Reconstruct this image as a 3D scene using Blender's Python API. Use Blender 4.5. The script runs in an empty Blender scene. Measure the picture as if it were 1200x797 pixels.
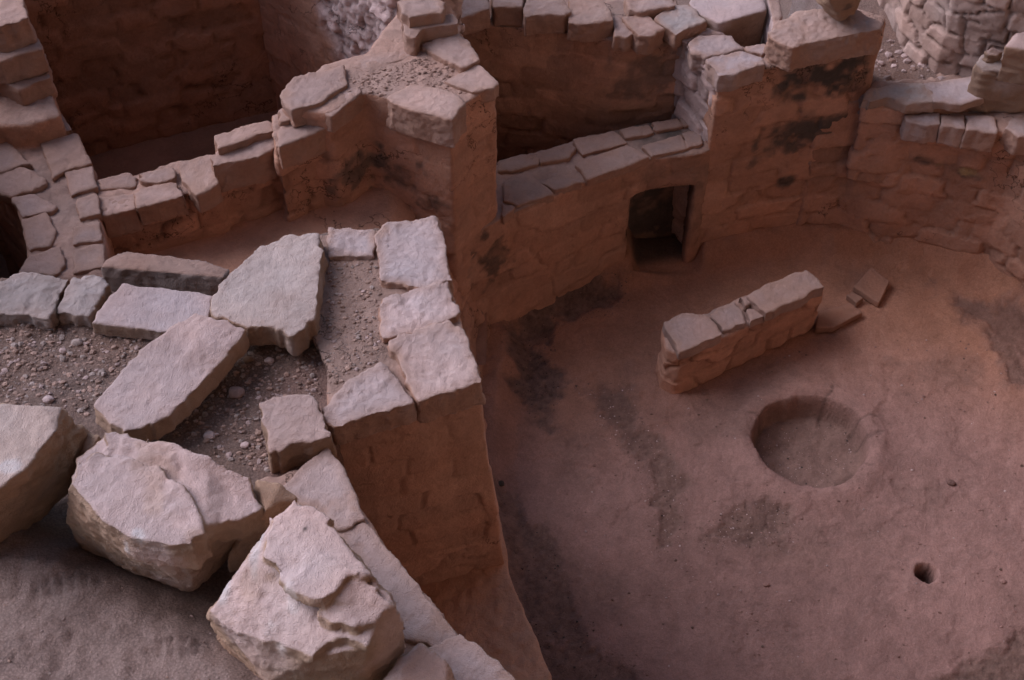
import bpy, math, random
import numpy as np
from mathutils import Vector
from mathutils.bvhtree import BVHTree

# ------------------------------------------------------------------ camera, sky, light, exposure
scene = bpy.context.scene
COL = scene.collection
FPX, PITCH, CAMH = 1666.7, math.radians(50), 5.8

cam_data = bpy.data.cameras.new('camera')
cam_data.lens = 50; cam_data.sensor_width = 36
cam_data.clip_start = 0.05; cam_data.clip_end = 2000
cam = bpy.data.objects.new('camera', cam_data)
cam.location = (0, 0, CAMH)
cam.rotation_euler = (math.radians(90) - PITCH, 0, 0)
cam_data.dof.use_dof = True
cam_data.dof.focus_distance = 5.6
cam_data.dof.aperture_fstop = 9.0
COL.objects.link(cam); scene.camera = cam

SUN_EL, SUN_AZ = math.radians(43), math.radians(-70)     # azimuth measured from +Y, negative = towards -X
world = bpy.data.worlds.new('World'); scene.world = world; world.use_nodes = True
wn = world.node_tree.nodes; bg = wn['Background']
sky = wn.new('ShaderNodeTexSky'); sky.sky_type = 'NISHITA'; sky.sun_disc = False
sky.sun_elevation = SUN_EL; sky.sun_rotation = SUN_AZ
world.node_tree.links.new(sky.outputs[0], bg.inputs[0]); bg.inputs[1].default_value = 0.095
sd = bpy.data.lights.new('sun', 'SUN'); sd.energy = 1.5; sd.angle = math.radians(42); sd.color = (0.98, 0.88, 0.98)
so = bpy.data.objects.new('sun', sd)
sdir = Vector((math.sin(SUN_AZ) * math.cos(SUN_EL), math.cos(SUN_AZ) * math.cos(SUN_EL), math.sin(SUN_EL)))
so.rotation_euler = sdir.to_track_quat('Z', 'Y').to_euler(); so.location = (-6, 8, 14)
COL.objects.link(so)
vs = scene.view_settings
vs.view_transform = 'Standard'; vs.look = 'None'; vs.gamma = 1; vs.use_curve_mapping = False
vs.exposure = 1.08
scene.cycles.use_denoising = True
scene.cycles.max_bounces = 8; scene.cycles.diffuse_bounces = 6

# ------------------------------------------------------------------ helpers
rng = np.random.default_rng(7)

def ray(px, py):
    a = (px - 600) / FPX; b = (398.5 - py) / FPX
    return np.array([a, math.cos(PITCH) + b * math.sin(PITCH), -math.sin(PITCH) + b * math.cos(PITCH)])
def P(px, py, z):
    d = ray(px, py); t = (CAMH - z) / -d[2]; return np.array([d[0] * t, d[1] * t, z])
def Q(px, py, p0, n):
    d = ray(px, py); c = np.array([0, 0, CAMH]); n = np.array(n, float)
    t = np.dot(np.array(p0, float) - c, n) / np.dot(d, n); return c + d * t

def _h(i, j, k, s):
    h = (i * 374761393 + j * 668265263 + k * 2147483647 % 1000003 * 97 + k * 1274126177 + s * 9176741) & 0xffffffff
    h = ((h ^ (h >> 13)) * 1274126177) & 0xffffffff
    h = ((h ^ (h >> 16)) * 2246822519) & 0xffffffff
    return ((h ^ (h >> 15)) & 0xffffff) / float(0xffffff)
def vnoise(p, s=0):
    i = np.floor(p).astype(np.int64); f = p - i; f = f * f * f * (f * (f * 6 - 15) + 10)
    r = 0
    for dx in (0, 1):
        wx = f[:, 0] if dx else 1 - f[:, 0]
        for dy in (0, 1):
            wy = f[:, 1] if dy else 1 - f[:, 1]
            for dz in (0, 1):
                wz = f[:, 2] if dz else 1 - f[:, 2]
                r = r + wx * wy * wz * _h(i[:, 0] + dx, i[:, 1] + dy, i[:, 2] + dz, s)
    return r * 2 - 1
def fbm(p, sc, octv=4, s=0, gain=.5):
    r = 0; a = 1; t = 0
    p = np.asarray(p) / sc
    for o in range(octv):
        r = r + a * vnoise(p + 17.3 * o, s + o * 13); t += a; a *= gain; p = p * 2.03
    return r / t * 1.5
def worley(p, cell, s=0, jit=(.9, .9, .55)):
    """F1, F2 and the id hash of the nearest cell; cell = size per axis"""
    q = p / np.array(cell); i = np.floor(q).astype(np.int64)
    f1 = np.full(len(p), 9.); f2 = f1.copy(); idh = np.zeros(len(p))
    for dx in (-1, 0, 1):
        for dy in (-1, 0, 1):
            for dz in (-1, 0, 1):
                a, b, c = i[:, 0] + dx, i[:, 1] + dy, i[:, 2] + dz
                ox = a + .5 + jit[0] * (_h(a, b, c, s) - .5) + .5 * (c % 2)
                oy = b + .5 + jit[1] * (_h(a, b, c, s + 1) - .5) + .5 * (c % 2)
                oz = c + .5 + jit[2] * (_h(a, b, c, s + 2) - .5)
                d = ((q[:, 0] - ox) ** 4 + (q[:, 1] - oy) ** 4 + 1.8 * (q[:, 2] - oz) ** 4) ** .25
                near = d < f1
                f2 = np.where(near, f1, np.minimum(f2, d)); idh = np.where(near, _h(a, b, c, s + 3), idh)
                f1 = np.where(near, d, f1)
    return f1, f2, idh
def sstep(a, b, x):
    t = np.clip((x - a) / (b - a), 0, 1); return t * t * (3 - 2 * t)
def sdpoly(p, poly):
    """signed distance in the XY plane, negative inside"""
    p = p[:, :2]; poly = np.array([q[:2] for q in poly]); n = len(poly)
    d = np.full(len(p), 1e9); sgn = np.ones(len(p))
    for k in range(n):
        a, b = poly[k], poly[k - 1]; e = b - a; w = p - a
        t = np.clip((w @ e) / (e @ e), 0, 1); r = w - t[:, None] * e
        d = np.minimum(d, (r ** 2).sum(1))
        c1 = p[:, 1] >= a[1]; c2 = p[:, 1] < b[1]; c3 = e[0] * w[:, 1] > e[1] * w[:, 0]
        fl = (c1 & c2 & c3) | (~c1 & ~c2 & ~c3); sgn = np.where(fl, -sgn, sgn)
    return sgn * np.sqrt(d)

# ------------------------------------------------------------------ materials
def rock_material(name, bump=.35, fine=.5, speck=0.0, rough=.93, spread=.18, grain=1.0, cracks=0.0):
    m = bpy.data.materials.new(name); m.use_nodes = True
    nt = m.node_tree; N = nt.nodes; L = nt.links; b = N['Principled BSDF']
    b.inputs['Roughness'].default_value = rough
    b.inputs['Specular IOR Level'].default_value = .18
    tc = N.new('ShaderNodeTexCoord'); at = N.new('ShaderNodeAttribute'); at.attribute_name = 'Col'
    def noise(sc, det, ro=.6):
        n = N.new('ShaderNodeTexNoise'); n.inputs['Scale'].default_value = sc; n.inputs['Detail'].default_value = det
        n.inputs['Roughness'].default_value = ro; L.new(tc.outputs['Object'], n.inputs['Vector']); return n
    def math_(op, a, bb):
        n = N.new('ShaderNodeMath'); n.operation = op
        for i, v in enumerate((a, bb)):
            if hasattr(v, 'links'): L.new(v, n.inputs[i])
            else: n.inputs[i].default_value = v
        return n.outputs[0]
    n1 = noise(9, 8, .65); n2 = noise(55 * grain, 6, .7); n3 = noise(260 * grain, 3, .6)
    v = math_('MULTIPLY', math_('SUBTRACT', n1.outputs[0], .5), spread * 3)
    v = math_('ADD', v, math_('MULTIPLY', math_('SUBTRACT', n2.outputs[0], .5), spread * 2.6))
    v = math_('ADD', v, math_('MULTIPLY', math_('SUBTRACT', n3.outputs[0], .5), spread * 1.6))
    v = math_('ADD', v, 1.0)
    if speck:
        vo = N.new('ShaderNodeTexVoronoi'); vo.inputs['Scale'].default_value = 130; L.new(tc.outputs['Object'], vo.inputs['Vector'])
        cr = N.new('ShaderNodeMapRange'); cr.inputs[1].default_value = .0; cr.inputs[2].default_value = .75
        cr.inputs[3].default_value = 1 + speck; cr.inputs[4].default_value = 1 - speck
        L.new(vo.outputs['Distance'], cr.inputs[0]); v = math_('MULTIPLY', v, cr.outputs[0])
    ck = None
    if cracks:
        a_ = noise(3.2, 5, .62); b_ = noise(1.7, 2, .5)
        ln = math_('ABSOLUTE', math_('SUBTRACT', a_.outputs[0], .5), 0)
        m1 = N.new('ShaderNodeMapRange'); m1.inputs[1].default_value = .0015; m1.inputs[2].default_value = .006; m1.inputs[3].default_value = 1; m1.inputs[4].default_value = 0; L.new(ln, m1.inputs[0])
        m2 = N.new('ShaderNodeMapRange'); m2.inputs[1].default_value = .52; m2.inputs[2].default_value = .60; L.new(b_.outputs[0], m2.inputs[0])
        ck = math_('MULTIPLY', m1.outputs[0], m2.outputs[0]); v = math_('MULTIPLY', v, math_('SUBTRACT', 1.0, math_('MULTIPLY', ck, cracks)))
    mx = N.new('ShaderNodeVectorMath'); mx.operation = 'SCALE'
    L.new(at.outputs['Color'], mx.inputs[0]); L.new(v, mx.inputs['Scale'])
    L.new(mx.outputs[0], b.inputs['Base Color'])
    h = math_('ADD', math_('MULTIPLY', n2.outputs[0], .007 * bump), math_('MULTIPLY', n3.outputs[0], .0022 * fine))
    if ck is not None: h = math_('SUBTRACT', h, math_('MULTIPLY', ck, .004))
    bp = N.new('ShaderNodeBump'); bp.inputs['Strength'].default_value = 1; bp.inputs['Distance'].default_value = 1
    L.new(h, bp.inputs['Height']); L.new(bp.outputs[0], b.inputs['Normal'])
    return m
M_STONE = rock_material('weathered_sandstone', 1.0, 3.0, 0, spread=.15)
M_MUD = rock_material('mud_plastered_masonry', 1.3, 1.3, 0, spread=.19, cracks=.6)
M_EARTH = rock_material('gravelly_earth', 2.6, 4.5, .22, spread=.17, grain=1.5)
M_FLOOR = rock_material('worn_clay_floor', 1.2, 1.7, .10, spread=.24)
M_DUST = rock_material('soft_dust', .9, 1.2, .03, spread=.14)

C_STONE = np.array((.54, .41, .385)); C_PALE = np.array((.59, .46, .44)); C_GREY = np.array((.50, .405, .37))
C_MUD = np.array((.425, .236, .166)); C_EARTH = np.array((.34, .235, .195)); C_FLOOR = np.array((.295, .176, .15))
C_TAN = np.array((.46, .31, .225)); C_SOOT_SHADE = np.array((.075, .062, .055)); C_DARKG = np.array((.165, .104, .083))

# ------------------------------------------------------------------ objects
def setp(o, label=None, cat=None, group=None, kind=None):
    if label: o['label'] = label
    if cat: o['category'] = cat
    if group: o['group'] = group
    if kind: o['kind'] = kind
def thing(name, label, cat, loc, group=None):
    o = bpy.data.objects.new(name, None); COL.objects.link(o); o.location = loc; o.empty_display_size = .1
    setp(o, label, cat, group, 'thing'); return o
def link_mesh(name, V, F, colors, mat, parent=None):
    base = np.array([V[:, 0].mean(), V[:, 1].mean(), V[:, 2].min()])
    me = bpy.data.meshes.new(name)
    me.from_pydata((V - base).tolist(), [], F if isinstance(F, list) else F.tolist())
    a = me.color_attributes.new('Col', 'FLOAT_COLOR', 'POINT')
    c = np.ones((len(V), 4), np.float32); c[:, :3] = np.clip(colors, .01, .9); a.data.foreach_set('color', c.ravel())
    me.polygons.foreach_set('use_smooth', np.ones(len(me.polygons), bool))
    me.materials.append(mat); me.update()
    o = bpy.data.objects.new(name, me); COL.objects.link(o)
    if parent:
        o.parent = parent; o.location = Vector(base) - parent.location
    else: o.location = base
    return o

class Solid:
    def __init__(s): s.v = []; s.f = []
    def prism(s, top, zb=None, grow=0.0, bot=None):
        top = [np.array(t, float) for t in top]; n = len(top)
        ar = sum(top[k - 1][0] * top[k][1] - top[k][0] * top[k - 1][1] for k in range(n))
        if ar < 0:
            top = top[::-1]; bot = bot[::-1] if bot else None
        c = sum(top) / n
        if bot is None:
            bot = []
            for t in top:
                d = (t - c); d[2] = 0; b = t + d * grow; b[2] = zb; bot.append(b)
        k0 = len(s.v); s.v += [tuple(t) for t in top] + [tuple(b) for b in bot] + [tuple(c), tuple(sum(np.array(b) for b in bot) / n)]
        for i in range(n):
            j = (i + 1) % n
            s.f.append((k0 + i, k0 + n + i, k0 + n + j, k0 + j))
            s.f.append((k0 + i, k0 + j, k0 + 2 * n)); s.f.append((k0 + n + j, k0 + n + i, k0 + 2 * n + 1))
        return s
    def hull(s, pts):
        import bmesh
        bm = bmesh.new()
        for p in pts: bm.verts.new(p)
        r = bmesh.ops.convex_hull(bm, input=bm.verts)
        bmesh.ops.delete(bm, geom=[g for g in set(r['geom_interior'] + r['geom_unused']) if isinstance(g, bmesh.types.BMVert)], context='VERTS')
        bm.normal_update(); bm.verts.index_update(); k0 = len(s.v)
        s.v += [tuple(v.co) for v in bm.verts]; s.f += [tuple(k0 + v.index for v in f.verts) for f in bm.faces]; bm.free(); return s
    def remesh(s, voxel):
        me = bpy.data.meshes.new('tmp'); me.from_pydata(s.v, [], s.f)
        o = bpy.data.objects.new('tmp', me); COL.objects.link(o)
        md = o.modifiers.new('r', 'REMESH'); md.mode = 'VOXEL'; md.voxel_size = voxel
        dg = bpy.context.evaluated_depsgraph_get(); ev = o.evaluated_get(dg); m2 = ev.to_mesh()
        V = np.empty(len(m2.vertices) * 3); m2.vertices.foreach_get('co', V); V = V.reshape(-1, 3)
        F = np.empty(len(m2.loops), np.int64); m2.loops.foreach_get('vertex_index', F)
        tot = np.empty(len(m2.polygons), np.int64); m2.polygons.foreach_get('loop_total', tot)
        assert (tot == 4).all(); F = F.reshape(-1, 4)
        ev.to_mesh_clear(); bpy.data.objects.remove(o); bpy.data.meshes.remove(me)
        return V, F
def lap(V, F, it, lam=.6):
    e = np.concatenate([F[:, [0, 1]], F[:, [1, 2]], F[:, [2, 3]], F[:, [3, 0]]]); n = len(V)
    deg = np.bincount(e[:, 0], minlength=n) + np.bincount(e[:, 1], minlength=n)
    for _ in range(it):
        A = np.empty_like(V)
        for c in range(3):
            A[:, c] = np.bincount(e[:, 0], V[e[:, 1], c], n) + np.bincount(e[:, 1], V[e[:, 0], c], n)
        V = V + lam * (A / np.maximum(deg, 1)[:, None] - V)
    return V
def normals(V, F):
    fn = np.cross(V[F[:, 2]] - V[F[:, 0]], V[F[:, 3]] - V[F[:, 1]]); N = np.zeros_like(V)
    for k in range(4):
        for c in range(3): N[:, c] += np.bincount(F[:, k], fn[:, c], len(V))
    return N / np.maximum(np.linalg.norm(N, axis=1), 1e-9)[:, None]

SEED = [0]
def rockify(V, F, kind, it=3, amp=1.0):
    SEED[0] += 31; s = SEED[0]
    V = lap(V, F, it) if it else lap(V, F, 1, .35)
    N = normals(V, F)
    side = 1 - sstep(.45, .85, np.abs(N[:, 2]))
    idh = np.zeros(len(V)); joint = np.zeros(len(V))
    if kind == 'slab':           # one dressed or split stone: flat faces, ragged chipped rims
        d = .0065 * fbm(V, .09, 4, s) * (1 - .55 * (1 - side)) + .0022 * fbm(V, .022, 3, s + 5)
        f1, f2, _ = worley(V + .02 * fbm(V, .05, 2, s + 2)[:, None], (.07, .07, .045), s + 9, (1, 1, 1))
        d -= side * .009 * np.clip(f1 - .25, 0, 1) * (fbm(V, .12, 2, s + 3) > -.1)
        q = V[:, 2] / .018 + 1.3 * fbm(V, .2, 2, s + 7)
        d += side * .0022 * (np.abs(q % 1 - .5) * 2 - .5)
        d += (1 - side) * .002 * np.round(fbm(V, .14, 4, s + 8) * 2.2)
        V = V + N * (d * amp)[:, None]
    elif kind == 'boulder':
        bd = np.array((.25, .2, 1.0)); bd /= np.linalg.norm(bd)
        w = V @ bd / .06 + 1.1 * fbm(V, .22, 3, s + 7)
        saw = w % 1; saw = sstep(0, .8, saw) - sstep(.8, 1, saw)
        d = .014 * fbm(V, .22, 4, s) + .0035 * fbm(V, .03, 3, s + 4) + (.006 + .02 * side) * (saw - .5) * sstep(-.3, .3, fbm(V, .3, 2, s + 6))
        f1, f2, _ = worley(V, (.16, .16, .12), s + 9, (1, 1, 1)); d -= .03 * side * np.clip(f1 - .35, 0, 1)
        V = V + N * (d * amp)[:, None]
    elif kind in ('masonry', 'rubble'):
        W = V + np.stack([fbm(V, .18, 3, s + k) for k in (1, 2, 3)], 1) * np.array((.018, .018, .012))
        cell = (.30, .30, .115) if kind == 'masonry' else (.21, .21, .10)
        f1, f2, idh = worley(W, cell, s + 9, (.8, .8, .25))
        joint = 1 - (sstep(.0, .085, f2 - f1) if kind == 'masonry' else sstep(.0, .075, f2 - f1))
        show = .25 + .75 * sstep(-.7, .35, fbm(V, .45, 3, s + 20)) if kind == 'masonry' else 1.0
        dj = .017 if kind == 'masonry' else .022
        d = side * show * (-dj * joint + (.022 if kind == 'masonry' else .022) * (idh - .5))
        d += .012 * fbm(V, .3, 3, s + 11) + .0045 * fbm(V, .05, 3, s + 12)
        d += (1 - side) * (.010 * np.abs(fbm(V, .05, 3, s + 14)) + .004 * fbm(V, .022, 2, s + 15))
        wv = V + .02 * fbm(V, .07, 3, s + 16)[:, None]
        gap = np.abs(fbm(wv, .3, 3, s + 17)) / .035; d -= side * .006 * np.exp(-gap ** 2) * (fbm(V, .4, 2, s + 18) > .1)
        joint = joint * show * side * min(1, amp); idh = .5 + (idh - .5) * min(1, amp)
        V = V + N * (d * amp)[:, None]
    elif kind == 'plaster':
        d = .009 * fbm(V, .35, 3, s + 11) + .0035 * fbm(V, .06, 3, s + 12) + side * .0035 * fbm(V * np.array((.25, .25, 1)), .05, 3, s + 13)
        d += (1 - side) * (.010 * np.abs(fbm(V, .05, 3, s + 14)))
        idh = .5 + .5 * side * fbm(V * np.array((.2, .2, 1)), .09, 3, s + 19)
        V = V + N * (d * amp)[:, None]
    elif kind == 'earth':
        top = sstep(.5, .8, N[:, 2])
        d = .018 * fbm(V, .35, 4, s) + .007 * fbm(V, .07, 3, s + 2) + .004 * fbm(V, .025, 2, s + 3)
        V = V + N * (d * amp)[:, None]
    return V, N, side, idh, joint, s
C_CAP = np.array((.52, .37, .325))
TOPC = np.array((.38, .255, .21))
def colorize(V, N, side, idh, joint, s, base, side_col=None, var=.12, paints=()):
    C = np.tile(np.array(base, float), (len(V), 1))
    if side_col is None and s >= 0:
        k = (sstep(.55, .85, N[:, 2]))[:, None]; C = C * (1 - k) + TOPC * k
    if side_col is not None:
        k = side * sstep(-.5, .5, fbm(V, .25, 3, s + 70) + .45); C = C * (1 - k[:, None]) + np.array(side_col) * k[:, None]
    C *= (1 + var * fbm(V, .35, 4, s + 50) + var * .5 * fbm(V, .04, 3, s + 51))[:, None]
    C *= (1 + .36 * (idh - .5))[:, None]
    C *= (1 - .22 * joint)[:, None]
    warm = fbm(V, .2, 3, s + 60)[:, None]; C *= 1 + warm * np.array((.04, -.015, -.05))
    w = np.stack([fbm(V, .07, 4, s + 80 + k) for k in range(3)], 1)
    for (c, r, col, st, rag) in paints:      # stains and painted shade: centre, radii, colour, strength, raggedness
        q = (V - np.array(c)) / np.array(r); dd = np.linalg.norm(q, axis=1) + rag * w[:, 0] + .5 * rag * w[:, 1]
        k = (st * (1 - sstep(.45, 1.1, dd)) * (1 - .35 * sstep(.1, .5, w[:, 2])))[:, None]; C = C * (1 - k) + np.array(col) * k
    return C
def build(name, sol, kind, mat, base, parent=None, voxel=.011, it=3, amp=1.0, side_col=None, var=.12, paints=(), post=None):
    V, F = sol.remesh(voxel)
    V, N, side, idh, joint, s = rockify(V, F, kind, it, amp)
    C = colorize(V, N, side, idh, joint, s, base, side_col, var, paints)
    if post is not None: V, C = post(V, N, C)
    return link_mesh(name, V, F, C, mat, parent)

def ctr(pts, z=None):
    c = sum(np.array(p, float) for p in pts) / len(pts)
    if z is not None: c[2] = z
    return c
def spread_px(pts, z):
    """pts: (px,py) or (px,py,dz) or ('w',x,y)"""
    out = []
    for p in pts:
        if p[0] == 'w': out.append(np.array([p[1], p[2], z if len(p) < 4 else p[3]]))
        else: out.append(P(p[0], p[1], z + (p[2] if len(p) > 2 else 0)))
    return out
def ragged(pts, n=3, amp=.006):
    out = []
    L = len(pts)
    for k in range(L):
        a, b = pts[k], pts[(k + 1) % L]
        for t in range(n):
            q = a + (b - a) * t / n
            if t: q = q + rng.normal(0, amp, 3) * (1, 1, .15)
            out.append(q)
    return out
MUDCOL = np.array((.40, .26, .205)); mud = .9
def slab(name, pts, z, th, parent=None, col=C_STONE, side_col=C_TAN * .8, voxel=.008, grow=.03, amp=1.0, paints=(), it=0, kind='slab', rag=.005):
    top = spread_px(pts, z)
    if parent is not None:
        c = sum(top) / len(top); top = [c + (t - c) * 1.07 for t in top]
    voxel = min(voxel, .0065) if z > 1.9 else min(voxel, .008)
    top = ragged(top, 5 if z > 1.9 else 3, rag)
    c = sum(top) / len(top)
    bot = []
    for t in top:
        b = t + (t - c) * grow; b[2] = t[2] - th; bot.append(b)
    jit = 1 + rng.normal(0, .06); tw = rng.normal(0, .02)
    colr = np.array(col) * jit * np.array((1 + tw, 1, 1 - tw))
    def smear(V, N, C):
        e = -sdpoly(V, [t for t in top]) ; sd0 = int(abs(c[0] * 977 + c[1] * 331)) % 500
        k = np.clip((1 - sstep(.0, .05, e)) * .55 + .55 * sstep(.15, .8, fbm(V, .10, 4, sd0)), 0, .85)[:, None] * (mud if parent is not None else .25)
        return V, C * (1 - k) + MUDCOL * k
    return build(name, Solid().prism(top, bot=bot), kind, M_STONE, colr, parent, voxel, it, amp, side_col, .12, paints, smear)
def loose(name, label, cat, *a, group=None, **k):
    o = slab(name, *a, **k); setp(o, label, cat, group); return o

# ------------------------------------------------------------------ the setting
# kiva floor: inner wall line (plan), near end first, clockwise seen from above
RIM = [(.35, 2.05), (.16, 2.47), (.08, 2.72), (-.01, 2.96), (-.08, 3.4), (-.10, 3.9), (-.06, 4.45), (-.05, 4.94),
       (.20, 5.10), (.37, 5.20), (.69, 5.36), (.98, 5.44), (1.25, 5.52), (1.73, 5.58), (2.2, 5.52), (2.6, 5.35), (3.0, 5.02),
       (3.3, 4.5), (3.42, 3.9), (3.35, 3.3), (3.1, 2.75), (2.7, 2.3), (2.1, 2.0), (1.5, 1.88), (.85, 1.88)]
KC = np.array((1.62, 3.78))
PIT = P(949, 519, 0)[:2]; SIP = P(1085, 673, 0)[:2]
def pxpoly(pts, z=0): return [P(x, y, z) for x, y in pts]
GRAVEL = [pxpoly(q) for q in (
    [(586, 372), (612, 352), (660, 345), (740, 326), (742, 352), (716, 372), (655, 380), (650, 420), (660, 465), (640, 512), (602, 468), (586, 425)],
    [(684, 458), (735, 446), (768, 505), (802, 560), (806, 628), (778, 662), (756, 650), (766, 600), (735, 540), (700, 500)],
    [(856, 592), (900, 588), (934, 600), (940, 634), (926, 648), (872, 640), (820, 652), (806, 628)],
    [(1095, 800), (1120, 775), (1155, 760), (1185, 742), (1230, 735), (1240, 830), (1090, 830)],
    [(575, 560), (625, 600), (660, 660), (700, 735), (770, 800), (800, 840), (600, 840), (560, 700)],
    [(1120, 350), (1210, 340), (1220, 470), (1165, 455), (1150, 400)])]
def kiva_floor():
    dx = .0105
    xs = np.arange(-.35, 3.75, dx); ys = np.arange(1.6, 5.9, dx)
    X, Y = np.meshgrid(xs, ys); p = np.stack([X.ravel(), Y.ravel(), 0 * X.ravel()], 1)
    wall = sdpoly(p, [np.array((*q, 0)) for q in RIM])
    z = .012 * fbm(p, .7, 3, 1) + .004 * fbm(p, .12, 3, 2) + .0030 * fbm(p, .04, 4, 3, .6)
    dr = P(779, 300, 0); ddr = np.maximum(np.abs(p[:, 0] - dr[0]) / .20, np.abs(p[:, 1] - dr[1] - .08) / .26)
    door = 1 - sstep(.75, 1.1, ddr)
    z += .13 * sstep(-.16, .03, wall + .03 * fbm(p, .25, 2, 4)) ** 1.5 * (1 - door)
    wp = p + np.stack([fbm(p, .22, 4, 11), fbm(p, .22, 4, 12), 0 * z], 1) * .045
    C = np.tile(C_FLOOR, (len(p), 1))
    C *= (1 + .13 * fbm(p, .5, 4, 5) + .10 * fbm(p, .09, 4, 6) + .05 * fbm(p, .03, 2, 15))[:, None]
    g = np.zeros(len(p)); nz = fbm(p, .11, 5, 71, .6)
    for k, poly in enumerate(GRAVEL):
        soft = .015 if k in (0, 3) else .045
        st = 1 if k in (0, 3) else .8
        g = np.maximum(g, st * sstep(.22, .85, (1 - sstep(-.13, .10, sdpoly(wp, poly))) + .5 * nz))
    # flaking plaster skin: thin terraced steps that follow noise contours
    fl = fbm(p, .55, 5, 21) + .25 * (p[:, 0] - 1.2)
    for lv in (-.15, .22, .55):
        st = sstep(lv - .012, lv + .012, fl); z += .005 * st
        C *= (1 - .12 * np.exp(-((fl - lv) / .010) ** 2))[:, None]
    dirt = sstep(.0, .7, fbm(p, .33, 6, 31, .6)) * .42
    g = np.maximum(g, dirt)
    rough = fbm(p, .03, 3, 9)
    z -= .012 * sstep(.35, .8, g); z += g * .005 * rough
    gc = C_DARKG * (1 + .30 * rough + .2 * fbm(p, .012, 1, 44))[:, None]
    C = C * (1 - g[:, None] * .9) + gc * g[:, None] * .9
    # warm bounced light painted into the floor colour beside the far wall
    warm_bounce = (1 - sstep(.25, 1.45, -wall)) * sstep(3.8, 4.9, p[:, 1]) * (1 - g)
    C = C * (1 - .6 * warm_bounce[:, None]) + np.array((.50, .235, .125)) * .6 * warm_bounce[:, None]
    # fire pit
    th = np.arctan2(p[:, 1] - PIT[1], p[:, 0] - PIT[0]); r = np.hypot(p[:, 0] - PIT[0], p[:, 1] - PIT[1])
    R = .285 + .005 * np.sin(2 * th + 1) + .004 * np.sin(3 * th) + .010 * fbm(p, .12, 3, 62)
    z += .028 * np.exp(-((r - R - .05) / .07) ** 2)
    ins = 1 - sstep(R - .022, R + .002, r)
    z = z * (1 - ins) + (-.150 + .016 * fbm(p, .1, 3, 41) + .03 * sstep(.12, .24, r)) * ins
    C = C * (1 - .75 * ins[:, None]) + (C_DARKG * 1.25 * (1 + .2 * rough)[:, None]) * .75 * ins[:, None]
    for a0, ln in ((1.15, .13), (.42, .16), (.1, .10), (2.6, .09), (-.5, .08)):   # heat cracks running out of the pit
        aa = (th - a0 + .05 * fbm(p, .05, 2, 61) + np.pi) % (2 * np.pi) - np.pi
        ck = .8 * np.exp(-(aa * r / .0065) ** 2) * sstep(R - .06, R - .02, r) * (1 - sstep(R + ln * .6, R + ln, r))
        z -= .008 * ck; C *= (1 - .5 * ck)[:, None]
    door_shade = (door * sstep(.0, .09, wall))[:, None]; C = C * (1 - .85 * door_shade) + C_SOOT_SHADE * .85 * door_shade  # shade inside the doorway painted dark onto its floor
    # sipapu
    r2 = np.hypot((p[:, 0] - SIP[0]), (p[:, 1] - SIP[1])); i2 = 1 - sstep(.040, .056, r2)
    z = z * (1 - i2) - .11 * i2; ring = np.exp(-((r2 - .055) / .006) ** 2); z += .004 * ring
    C = C * (1 + .22 * ring)[:, None]; C = C * (1 - .6 * i2[:, None])
    V = p.copy(); V[:, 2] = z
    nx, ny = len(xs), len(ys); I = np.arange(nx * ny).reshape(ny, nx)
    F = np.stack([I[:-1, :-1].ravel(), I[:-1, 1:].ravel(), I[1:, 1:].ravel(), I[1:, :-1].ravel()], 1)
    keep = (wall[F].min(1) < .12) | ((door[F].max(1) > .02) & (p[F[:, 0], 1] < 5.62)); F = F[keep]
    used = np.unique(F); rm = -np.ones(len(V), int); rm[used] = np.arange(len(used))
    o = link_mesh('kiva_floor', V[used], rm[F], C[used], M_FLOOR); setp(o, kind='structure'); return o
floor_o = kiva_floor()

def sheet(name, x0, x1, y0, y1, z, dx, col, mat, amp=.02, holes=None):
    xs = np.arange(x0, x1, dx); ys = np.arange(y0, y1, dx); X, Y = np.meshgrid(xs, ys)
    p = np.stack([X.ravel(), Y.ravel(), 0 * X.ravel()], 1); SEED[0] += 7; s = SEED[0]
    V = p.copy(); V[:, 2] = z + amp * fbm(p, .4, 4, s) + amp * .25 * fbm(p, .06, 2, s + 1) + (holes(p) if holes else 0)
    C = np.array(col) * (1 + .12 * fbm(p, .3, 4, s + 2) + .08 * fbm(p, .05, 2, s + 3))[:, None]
    nx, ny = len(xs), len(ys); I = np.arange(nx * ny).reshape(ny, nx)
    F = np.stack([I[:-1, :-1].ravel(), I[:-1, 1:].ravel(), I[1:, 1:].ravel(), I[1:, :-1].ravel()], 1)
    o = link_mesh(name, V, F, C, mat); setp(o, kind='structure'); return o
ROOMZ = .25; BZ = .85
sheet('room_floor', -4.6, -.1, 4.5, 7.6, ROOMZ, .03, C_MUD * .8, M_MUD)
sheet('recess_floor', -1.98, -.44, 3.0, 5.05, .85, .02, C_MUD * 1.15, M_MUD, .012, lambda V: .24 * sstep(.28, .6, -V[:, 0]) - 1.0 * sstep(0, .03, V[:, 1] - (4.60 + .27 * (V[:, 0] + 1.84))) * (V[:, 0] < -.85))
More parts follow.
